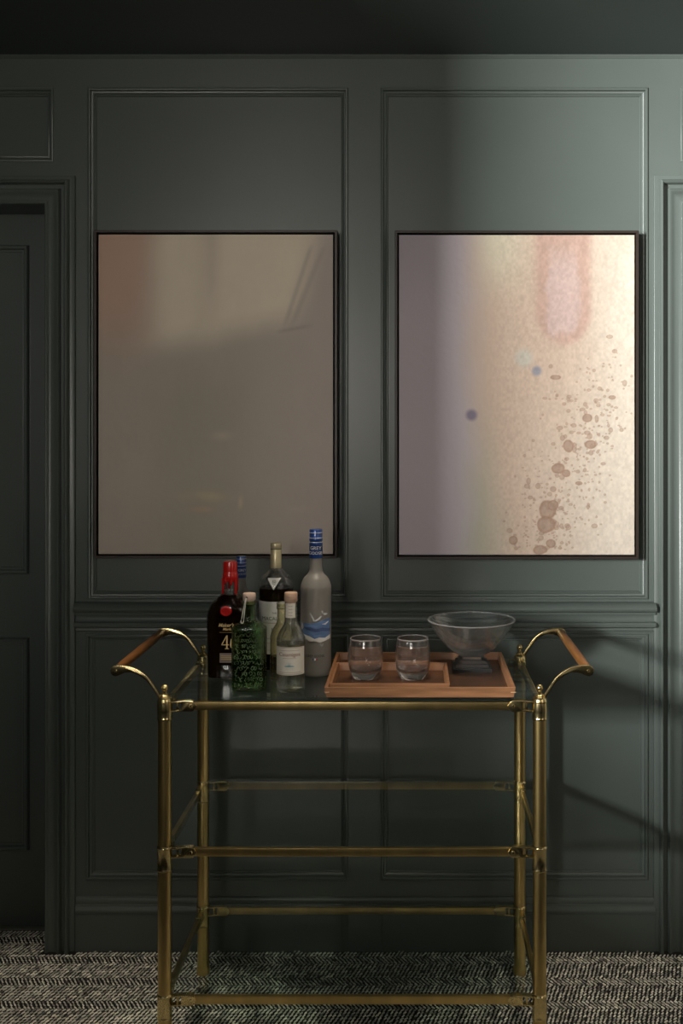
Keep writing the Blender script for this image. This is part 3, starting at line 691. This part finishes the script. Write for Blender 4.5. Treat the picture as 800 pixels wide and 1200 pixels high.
# wide shallow flutes cut down the outside
def cut(p):
    X, Y, Z = p; t = min(1, max(0, (Z-0.035)/0.085)); r = math.hypot(X, Y); th = math.atan2(Y, X)
    out = r > np.interp(Z, [q[1] for q in ob], [q[0] for q in ob])-0.0014
    f = 1+0.010*abs(math.cos(5*th))*math.sin(t*PI)-(0.006*math.cos(Z*620)*max(0, 1-t*1.15) if out else 0)
    return (X*f, Y*f, Z)
bb.v = [cut(p) for p in bb.v]
bb.build('bowl_body', M['crystal_bowl'], bowl, ang=60)
MB().lathe([(0.1108, 0.1276), (0.1112, 0.1290), (0.1128, 0.1294), (0.1146, 0.1288), (0.1152, 0.1274)], 64, capb=False, capt=False).build('rim', M['crystal_rim'], bowl, ang=60)  # ring added as the bright highlight line of the bowl rim

# ------------------------------------------------------------------ bottles
def shell(out, thick, floor_t):
    """outer profile -> closed wall profile (outer up, inner down)"""
    inner = [(max(r-thick, 0.0006), z) for r, z in out if z > floor_t and r > thick*1.3]
    inner.reverse(); return out+inner+[(max(inner[-1][0]*0.7, 0.001), floor_t), (0.0006, floor_t)]
def ex_body(zs, ze, e):                   # superellipse in the body that turns round in the neck
    return lambda z: e if z < zs else (2.0 if z > ze else e+(2.0-e)*(z-zs)/(ze-zs))

# -- dark whisky bottle with red wax
x, y, z = stand(267, 797.5, ZG)
b = thing('whisky_bottle', 'dark whisky bottle dipped in red wax, gold number on its front', 'bottle', (x, y+0.033, z), 0.0)
ws = 0.058; wd = 0.036
prof = smooth_prof([(0.046, 0.0), (0.0535, 0.003), (0.0570, 0.014), (0.0580, 0.10), (0.0580, 0.150), (0.0560, 0.170), (0.047, 0.190), (0.030, 0.206), (0.0195, 0.220), (0.0175, 0.235), (0.0170, 0.275)], 4)
sq = ex_body(0.155, 0.205, 3.0)
def ayf(z, lo=0.66): return lo if z < 0.16 else (1.0 if z > 0.215 else lo+(1-lo)*(z-0.16)/0.055)
mb = MB(); mb.lathe(shell(prof, 0.0022, 0.006), 48, ex=sq, ay=ayf); mb.build('glass_body', M['glass'], b, ang=60)
liq = [(max(r-0.0020, 0.001), max(z, 0.006)) for r, z in prof if z < 0.214]
MB().lathe(liq, 48, ex=sq, ay=ayf).build('whisky', M['amber'], b, ang=60)
wax = [(0.0178, 0.246), (0.0192, 0.248), (0.0196, 0.262), (0.0188, 0.2665), (0.0180, 0.268), (0.0183, 0.272), (0.0180, 0.290), (0.0168, 0.2965), (0.012, 0.298), (0.0005, 0.2985)]
wb_ = MB().lathe(wax, 36)
for t, l, rr in ((-2.75, 0.040, 0.0042), (-0.55, 0.052, 0.0042), (-1.3, 0.016, 0.004), (-2.1, 0.012, 0.0038), (0.6, 0.035, 0.004), (1.9, 0.03, 0.004)):
    R_ = 0.0182
    wb_.tube([(R_*math.cos(t), R_*math.sin(t), 0.256), (R_*math.cos(t), R_*math.sin(t), 0.256-l*0.6), (R_*math.cos(t)*1.02, R_*math.sin(t)*1.02, 0.256-l), (R_*math.cos(t)*0.99, R_*math.sin(t)*0.99, 0.253-l)], [rr, rr*0.75, rr*0.95, 0.0006], 10)
wb_.build('wax_cap', M['red_wax'], b, ang=60)
fw = front(0.058, 0.0383, 3.0)
def fws(X, Z):                            # front of the body including the shoulder slope
    r = np.interp(Z, [p[1] for p in prof], [p[0] for p in prof]); a = ayf(Z); e = sq(Z)
    return -r*a*max(0.0, 1-min(1, abs(X/r))**e)**(1.0/e)
sl_ = MB(); n_ = 28
for rr, yy in ((0.0152, 0.0), ): pass
zc_ = 0.176
pts = circle(-0.004, zc_, 0.0150, 0.0125, 28, 0.02)
seal = MB()
vs = [(X, fws(X, Z)+0.001, Z) for X, Z in pts]+[(-0.004+(X+0.004)*0.92, fws(X, Z)-0.0035, zc_+(Z-zc_)*0.92) for X, Z in pts]+[(-0.004+(X+0.004)*0.72, fws(X, Z)-0.0042, zc_+(Z-zc_)*0.72) for X, Z in pts]+[(-0.004+(X+0.004)*0.66, fws(X, Z)-0.0030, zc_+(Z-zc_)*0.66) for X, Z in pts]
seal.add(vs, [(i+28*k, (i+1) % 28+28*k, (i+1) % 28+28*(k+1), i+28*(k+1)) for k in range(3) for i in range(28)]+[tuple(range(84, 112))])
seal.build('wax_seal', M['red_wax'], b, ang=50)
print_text('gold_lettering', "Maker's", 0.0125, -0.004, 0.1365, M['gold_ink'], b, fws, bold=0.0002, shear=0.3)
print_text('gold_lettering', 'Mark', 0.0100, -0.002, 0.1275, M['gold_ink'], b, fws, bold=0.0001, shear=0.3)
print_poly('gold_rule', [[(-0.020, 0.1220), (0.016, 0.1220), (0.016, 0.1226), (-0.020, 0.1226)]], M['gold_ink'], b, fws)
def arc(cx, cz, rx, rz, a0, a1, w0, w1, n=16):
    o_, i_ = [], []
    for k in range(n+1):
        t = math.radians(a0+(a1-a0)*k/n); w_ = w0+(w1-w0)*abs(math.sin(PI*k/n))
        o_.append((cx+(rx+w_/2)*math.cos(t), cz+(rz+w_/4)*math.sin(t))); i_.append((cx+(rx-w_/2)*math.cos(t), cz+(rz-w_/4)*math.sin(t)))
    return [[o_[k], o_[k+1], i_[k+1], i_[k]] for k in range(n)]
z4 = 0.0805
four = [[(-0.0155, z4+0.0095), (0.0035, z4+0.0095), (0.0035, z4+0.0120), (-0.0155, z4+0.0120)], [(-0.0155, z4+0.0120), (-0.0125, z4+0.0120), (-0.0005, z4+0.0345), (-0.0030, z4+0.0345)],
        [(-0.0035, z4+0.0015), (0.0002, z4+0.0015), (0.0002, z4+0.0345), (-0.0035, z4+0.0320)], [(-0.0070, z4), (0.0035, z4), (0.0035, z4+0.0018), (-0.0070, z4+0.0018)]]
six = arc(0.0155, z4+0.0105, 0.0075, 0.0095, 0, 360, 0.0022, 0.0040, 24)+arc(0.0210, z4+0.0110, 0.0130, 0.0225, 95, 190, 0.0018, 0.0042, 16)
print_poly('gold_number', four+six, M['gold_ink'], b, fws, off=0.0008)
print_poly('grey_label', [[(-0.0200, 0.0460), (0.0200, 0.0460), (0.0200, 0.0700), (-0.0200, 0.0700)]], M['grey_label'], b, fws, off=0.0006)
print_each('label_rule', [[(-0.017, zz), (0.017, zz), (0.017, zz+0.0012), (-0.017, zz+0.0012)] for zz in (0.0545, 0.0585, 0.0625)], M['gold_ink'], b, fws, off=0.0009)

# -- frosted bottles with blue caps
def vodka(loc, rz, label, k, full):
    b = thing('vodka_bottle', label, 'bottle', loc, rz, 'frosted vodka bottles')
    pr_ = smooth_prof([(0.030, 0.0), (0.0365, 0.002), (0.0390, 0.010), (0.0395, 0.04), (0.0397, 0.13), (0.0397, 0.214), (0.0385, 0.232), (0.0315, 0.249), (0.0215, 0.260), (0.0170, 0.270), (0.0160, 0.290), (0.0155, 0.330), (0.0150, 0.364)], 4)
    pr_ = [(r*k, z*k) for r, z in pr_]
    MB().lathe(shell(pr_, 0.0022, 0.008), 48).build('glass_body', M['frost'], b, ang=60)
    cap = [(0.0168, 0.301), (0.0172, 0.302), (0.0170, 0.335), (0.0174, 0.336), (0.0174, 0.339), (0.0166, 0.340), (0.0166, 0.346), (0.0172, 0.347), (0.0172, 0.351), (0.0165, 0.353), (0.0168, 0.372), (0.0160, 0.375), (0.0005, 0.376)]
    cp = MB().lathe([(r*k, z*k) for r, z in cap], 36).build('cap', M['blue_foil'], b)
    fc = front(0.0172*k, 0.0172*k)
    for zz in (0.3415, 0.3525, 0.3660): 
        MB().lathe([(0.0171*k, zz*k), (0.0173*k, (zz+0.0003)*k), (0.0173*k, (zz+0.0012)*k), (0.0171*k, (zz+0.0015)*k)], 36, capb=False, capt=False).build('white_band', M['white_ink'], cp)
    print_text('cap_lettering', 'GREY', 0.0125*k, 0.001*k, 0.3235*k, M['white_ink'], cp, fc, sx=0.95, off=0.0009)
    print_text('cap_lettering', 'GOOSE', 0.0110*k, 0.000, 0.3110*k, M['white_ink'], cp, fc, sx=0.95, off=0.0009)
    if full:
        ff = front(0.0397, 0.0397)
        W_ = 0.0375
        mount = [(-W_, 0.108), (-0.020, 0.102), (0.0, 0.0985), (0.018, 0.096), (W_, 0.103), (W_, 0.150), (0.026, 0.148), (0.010, 0.142), (-0.010, 0.1375), (-0.026, 0.139), (-W_, 0.134)]
        print_poly('mountain_print', [mount], M['sky_blue'], b, ff, off=0.0004, step=0.002)
        print_poly('mountain_print', [[(-0.030, 0.126), (-0.012, 0.1295), (0.004, 0.124), (0.020, 0.127), (0.030, 0.1245), (W_, 0.123), (W_, 0.116), (0.018, 0.118), (0.002, 0.116), (-0.016, 0.121)]], M['deep_blue'], b, ff, off=0.0006, step=0.002)
        print_poly('snow_print', [[(-W_, 0.104), (-0.022, 0.0985), (-0.012, 0.0925), (0.0, 0.0935), (0.014, 0.0895), (0.022, 0.0915), (W_, 0.0960), (W_, 0.107), (0.026, 0.1005), (0.012, 0.1025), (0.0, 0.099), (-0.012, 0.1055), (-0.026, 0.109), (-W_, 0.118)]], M['snow'], b, ff, off=0.0008, step=0.002)
        gs = [[(-0.0125, 0.166), (-0.0095, 0.164), (0.0015, 0.146), (-0.0035, 0.1455)], [(-0.0035, 0.1455), (0.0015, 0.146), (0.012, 0.1535), (0.016, 0.1575), (0.0185, 0.157), (0.0140, 0.1500), (0.004, 0.1435)],
              [(0.0175, 0.171), (0.0200, 0.1705), (0.0215, 0.162), (0.0190, 0.164)], [(0.0190, 0.164), (0.0215, 0.162), (0.029, 0.164), (0.0315, 0.1605), (0.026, 0.158)]]
        gs += [[(0.018, 0.1365), (0.026, 0.1375), (0.034, 0.1430), (0.034, 0.1395), (0.027, 0.1335)], [(-0.035, 0.139), (-0.031, 0.138), (-0.029, 0.126), (-0.033, 0.120), (-0.036, 0.126)]]
        gs += [[(0.0130, 0.088), (0.0150, 0.0865), (0.0190, 0.0800), (0.0170, 0.0800)], [(0.0170, 0.0800), (0.0190, 0.0800), (0.0225, 0.0850), (0.0215, 0.0862)]]
        for i0, i1 in ((0, 2), (2, 4), (4, 5), (5, 6), (6, 8)): print_poly('goose_print', gs[i0:i1], M['white_ink'], b, ff, off=0.0010, step=0.004)
        print_text('bottle_lettering', 'GREY GOOSE', 0.0092, 0.001, 0.0520, M['ink'], b, ff, sx=0.85, off=0.0006)
        print_poly('flag_print', [[(-0.0045, 0.0445), (-0.0015, 0.0445), (-0.0015, 0.0495), (-0.0045, 0.0495)]], M['deep_blue'], b, ff, off=0.0009)
        print_poly('flag_print', [[(-0.0015, 0.0440), (0.0035, 0.0440), (0.0035, 0.0500), (-0.0015, 0.0500)]], M['white_ink'], b, ff, off=0.0009)
        print_poly('flag_print', [[(0.0035, 0.0445), (0.0075, 0.0445), (0.0075, 0.0490), (0.0035, 0.0490)]], M['red_ink'], b, ff, off=0.0009)
    return b
x, y, z = stand(368.5, 794, ZG)
vodka((x, y+0.036, z), 0.0, 'tall frosted vodka bottle with blue cap and goose print beside the tray', 1.0, True)
x, y, z = stand(280.5, 781, ZG)
vodka((x, y+0.03, z), 0.3, 'smaller frosted vodka bottle with blue cap behind the red wax bottle', 0.775, False)

# -- green bottle with embossed text and looped cord
x, y, z = stand(290, 811, ZG)
b = thing('green_bottle', 'squat green embossed glass bottle with blush stopper and wire loop', 'bottle', (x, y+0.026, z), 0.05)
gp_ = smooth_prof([(0.034, 0.0), (0.0395, 0.002), (0.0420, 0.010), (0.0422, 0.06), (0.0422, 0.140), (0.0405, 0.152), (0.032, 0.162), (0.0205, 0.1675), (0.0175, 0.174), (0.0165, 0.195), (0.0165, 0.216)], 4)
gsq = ex_body(0.145, 0.166, 3.6)
def gay(z): return 0.72 if z < 0.14 else (1.0 if z > 0.168 else 0.72+0.28*(z-0.14)/0.028)
MB().lathe(shell(gp_, 0.0035, 0.008), 48, ex=gsq, ay=gay).build('glass_body', M['green_glass'], b, ang=60)
MB().lathe([(max(r-0.0033, 0.001), max(z, 0.0082)) for r, z in gp_ if z < 0.088], 48, ex=gsq, ay=gay).build('liquor', mat('pale_green_liquor', (0.62, 0.78, 0.50), 0.0, trans=1.0, ior=1.36), b, ang=60)
def gf(X, Z):
    r = np.interp(Z, [p[1] for p in gp_], [p[0] for p in gp_]); a = gay(Z); e = gsq(Z)
    return -r*a*max(0.0, 1-min(1, abs(X/r))**e)**(1.0/e)
eg = mat('embossed_green_glass', (0.20, 0.29, 0.16), 0.16, trans=0.45, ior=1.47)
em = MB(); er = random.Random(12)
for i in range(10):                       # rows of raised script, loops and strokes of uneven size
    zz = 0.138-i*0.0133; X = -0.034+er.random()*0.006
    while X < 0.031:
        wd_, ht = 0.003+0.0045*er.random(), 0.0030+0.0045*er.random(); ph = er.random()*6.3; tl = er.uniform(-0.5, 0.7); turn = er.uniform(2.2, 6.5)
        pts = []
        for k in range(9):
            t = ph+turn*k/8; xx = X+wd_*(0.5+0.5*math.cos(t))+tl*ht*math.sin(t)*0.4; z_ = zz+ht*math.sin(t)*0.8+0.001*math.sin(X*400)
            xx = max(-0.037, min(0.037, xx)); pts.append((xx, gf(xx, z_)-0.0001, z_))
        em.tube(pts, 0.00045+0.0006*er.random(), 6)
        X += wd_*0.9+0.0012+(0.005 if er.random() < 0.16 else 0)
emo = em.build('embossed_lettering', eg, b); emo['kind'] = 'stuff'
MB().lathe([(0.0125, 0.208), (0.0125, 0.217), (0.0145, 0.218), (0.0155, 0.2195), (0.0157, 0.232), (0.0145, 0.2345), (0.0005, 0.235)], 32).build('stopper', M['pink_cork'], b)
lp = [(-0.006, -0.0160, 0.2255), (-0.0085, -0.0185, 0.216), (-0.0125, -0.0205, 0.196), (-0.0155, -0.0220, 0.178), (-0.0175, -0.0245, 0.1705), (-0.0165, -0.0265, 0.1665), (-0.0130, -0.0270, 0.1660), (-0.0112, -0.0250, 0.1700),
      (-0.0105, -0.0225, 0.178), (-0.0090, -0.0205, 0.196), (-0.0070, -0.0185, 0.215), (-0.0045, -0.0160, 0.2250)]
MB().tube(lp, 0.0010, 8).build('cord_loop', M['string'], b)
hl = MB().lathe([(0.0026, 0), (0.0026, 0.0008), (0.0016, 0.0014)], 12)
hl.v = [(x_-0.005, -0.0146-z_, 0.2258+y_) for x_, y_, z_ in hl.v]
hl.build('cord_hole', M['ink'], b)

# -- single malt bottle with gold capsule
x, y, z = stand(321.5, 788, ZG)
b = thing('whisky_bottle', 'single malt whisky bottle with pale gold capsule and white label', 'bottle', (x, y+0.03, z), 0.0)
kk = (788-638)*y/F/0.335
mp_ = smooth_prof([(0.036, 0.0), (0.0415, 0.002), (0.0435, 0.010), (0.0437, 0.06), (0.0440, 0.150), (0.0447, 0.190), (0.0455, 0.210), (0.0445, 0.228), (0.0390, 0.244), (0.0270, 0.257), (0.0170, 0.267), (0.0140, 0.277), (0.0135, 0.29), (0.0135, 0.325)], 4)
mp_ = [(r, z*kk) for r, z in mp_]
MB().lathe(shell(mp_, 0.0024, 0.008), 48).build('glass_body', M['glass'], b, ang=60)
MB().lathe([(max(r-0.0022, 0.001), max(z, 0.0082)) for r, z in mp_ if z < 0.222*kk], 48).build('whisky', M['amber'], b, ang=60)
MB().lathe([(0.0146, 0.270*kk), (0.0148, 0.271*kk), (0.0143, 0.318*kk), (0.0136, 0.3195*kk), (0.0136, 0.3205*kk), (0.0145, 0.322*kk), (0.0145, 0.334*kk), (0.0138, 0.336*kk), (0.0005, 0.3365*kk)], 36).build('capsule', M['gold_cap'], b)
MB().lathe([(0.0139, 0.3192*kk), (0.0143, 0.3195*kk), (0.0143, 0.3207*kk), (0.0139, 0.321*kk)], 36, capb=False, capt=False).build('black_band', M['ink'], b)
def mf(X, Z):
    r = np.interp(Z, [p[1] for p in mp_], [p[0] for p in mp_]); return -math.sqrt(max(0.0, r*r-X*X))
lab = [(r, z) for r, z in mp_ if 0.05 < z < 0.188*kk]
wrap_label('label', [(np.interp(zz, [p[1] for p in mp_], [p[0] for p in mp_]), zz) for zz in np.linspace(0.050, 0.187*kk, 10)], -1.75, 1.75, M['paper'], b)
print_text('label_lettering', 'THE', 0.0070, 0.001, 0.155*kk, M['ink'], b, mf, off=0.0012)
print_text('label_lettering', 'MACALLAN', 0.0130, 0.002, 0.139*kk, M['ink'], b, mf, off=0.0012, sx=1.0)
print_text('label_lettering', '12', 0.0240, 0.0, 0.103*kk, M['ink'], b, mf, off=0.0012, sx=0.8)
scrawl('label_lettering', -0.026, 0.026, 0.091*kk, 0.0012, 0.00035, M['ink'], b, mf, 5, 0.0012)
print_each('label_rule', [[(-0.036, zz), (0.036, zz), (0.036, zz+0.0010), (-0.036, zz+0.0010)] for zz in (0.131*kk, 0.078, 0.060)], M['rust_ink'], b, mf, off=0.0010)
# lozenge on the shoulder
tri = [(-0.0175, 0.2480*kk), (0.0175, 0.2480*kk), (0.0, 0.2180*kk)]
print_poly('shoulder_label', [tri], M['silver'], b, mf, off=0.0012, step=0.003)
print_text('shoulder_lettering', '12', 0.009, 0.0, 0.2370*kk, M['ink'], b, mf, off=0.0018)

# -- clear tequila bottles
def tequila(loc, label, k, labelled, m):
    b = thing('tequila_bottle', label, 'bottle', loc, 0.0)
    tp = smooth_prof([(0.028, 0.0), (0.0325, 0.002), (0.0345, 0.009), (0.0347, 0.03), (0.0347, 0.115), (0.0335, 0.130), (0.0270, 0.146), (0.0190, 0.158), (0.0160, 0.168), (0.0150, 0.19), (0.0150, 0.214)], 4)
    tp = [(r*k, z*k) for r, z in tp]
    MB().lathe(shell(tp, 0.0026, 0.009), 48).build('glass_body', m, b, ang=60)
    def tf(X, Z):
        r = np.interp(Z, [p[1] for p in tp], [p[0] for p in tp]); return -math.sqrt(max(0.0, r*r-X*X))
    if labelled:
        MB().lathe([(max(r-0.0024, 0.001), max(z, 0.0092)) for r, z in tp if z < 0.118], 48).build('tequila', mat('clear_tequila', (0.93, 0.95, 0.93), 0.0, trans=1.0, ior=1.36), b, ang=60)
        MB().lathe([(0.0118, 0.205), (0.0118, 0.2155), (0.0150, 0.216), (0.0160, 0.2175), (0.0160, 0.2355), (0.0150, 0.2375), (0.0005, 0.238)], 32).build('stopper', M['cork'], b)
        wrap_label('label', [(0.0348, zz) for zz in np.linspace(0.044, 0.111, 6)], -1.25, 1.25, M['cream_paper'], b)
        wrap_label('neck_label', [(np.interp(zz, [p[1] for p in tp], [p[0] for p in tp]), zz) for zz in np.linspace(0.178, 0.213, 4)], -0.85, 0.85, M['cream_paper'], b, n=14)
        for i in range(4): scrawl('neck_lettering', -0.005, 0.005, 0.2065-i*0.0075, 0.0016, 0.0004, M['rust_ink'], b, tf, 20+i)
        scrawl('label_lettering', -0.024, 0.024, 0.1035, 0.0012, 0.00035, M['rust_ink'], b, tf, 31)
        print_text('label_lettering', 'Casamigos', 0.0125, 0.0, 0.0895, M['rust_ink'], b, tf, off=0.0010, sx=0.95, bold=0.00012)
        scrawl('label_lettering', -0.016, 0.016, 0.0848, 0.0010, 0.0003, M['rust_ink'], b, tf, 32)
        ag = [[(0.001*0+math.sin(a)*0.0015, 0.0665), (math.sin(a)*0.0015+0.0022*math.cos(a)*0.4, 0.0668), (math.sin(a)*0.0110, 0.0665+math.cos(a)*0.0120)] for a in [-1.35+0.3*k_ for k_ in range(10)]]
        print_poly('agave_print', ag+[circle(0, 0.0655, 0.0120, 0.0018, 16)], M['teal_ink'], b, tf, off=0.0010)
        scrawl('label_lettering', -0.009, 0.009, 0.0600, 0.0010, 0.0003, M['teal_ink'], b, tf, 33)
        scrawl('label_lettering', -0.026, 0.026, 0.0510, 0.0015, 0.0004, M['rust_ink'], b, tf, 34)
        print_each('label_rule', [[(-0.030, zz), (0.030, zz), (0.030, zz+0.0007), (-0.030, zz+0.0007)] for zz in (0.0462, 0.1085)], M['rust_ink'], b, tf, off=0.0009)
    else:
        ring = [(0.0152*k, 0.200*k), (0.0172*k, 0.2005*k), (0.0176*k, 0.205*k), (0.0172*k, 0.209*k), (0.0160*k, 0.2095*k), (0.0160*k, 0.211*k), (0.0172*k, 0.2118*k), (0.0172*k, 0.217*k), (0.0160*k, 0.219*k), (0.0005, 0.2192*k)]
        MB().lathe(ring, 36).build('glass_stopper', M['glass'], b)
    return b
x, y, z = stand(339.3, 812, ZG)
tequila((x, y+0.026, z), 'clear tequila bottle with wooden stopper and cream label', 1.0, True, M['glass'])
x, y, z = stand(329.5, 800, ZG)
tequila((x, y+0.026, z), 'unlabelled olive tinted bottle between the tequila and single malt bottles', 0.90, False, M['olive_glass'])
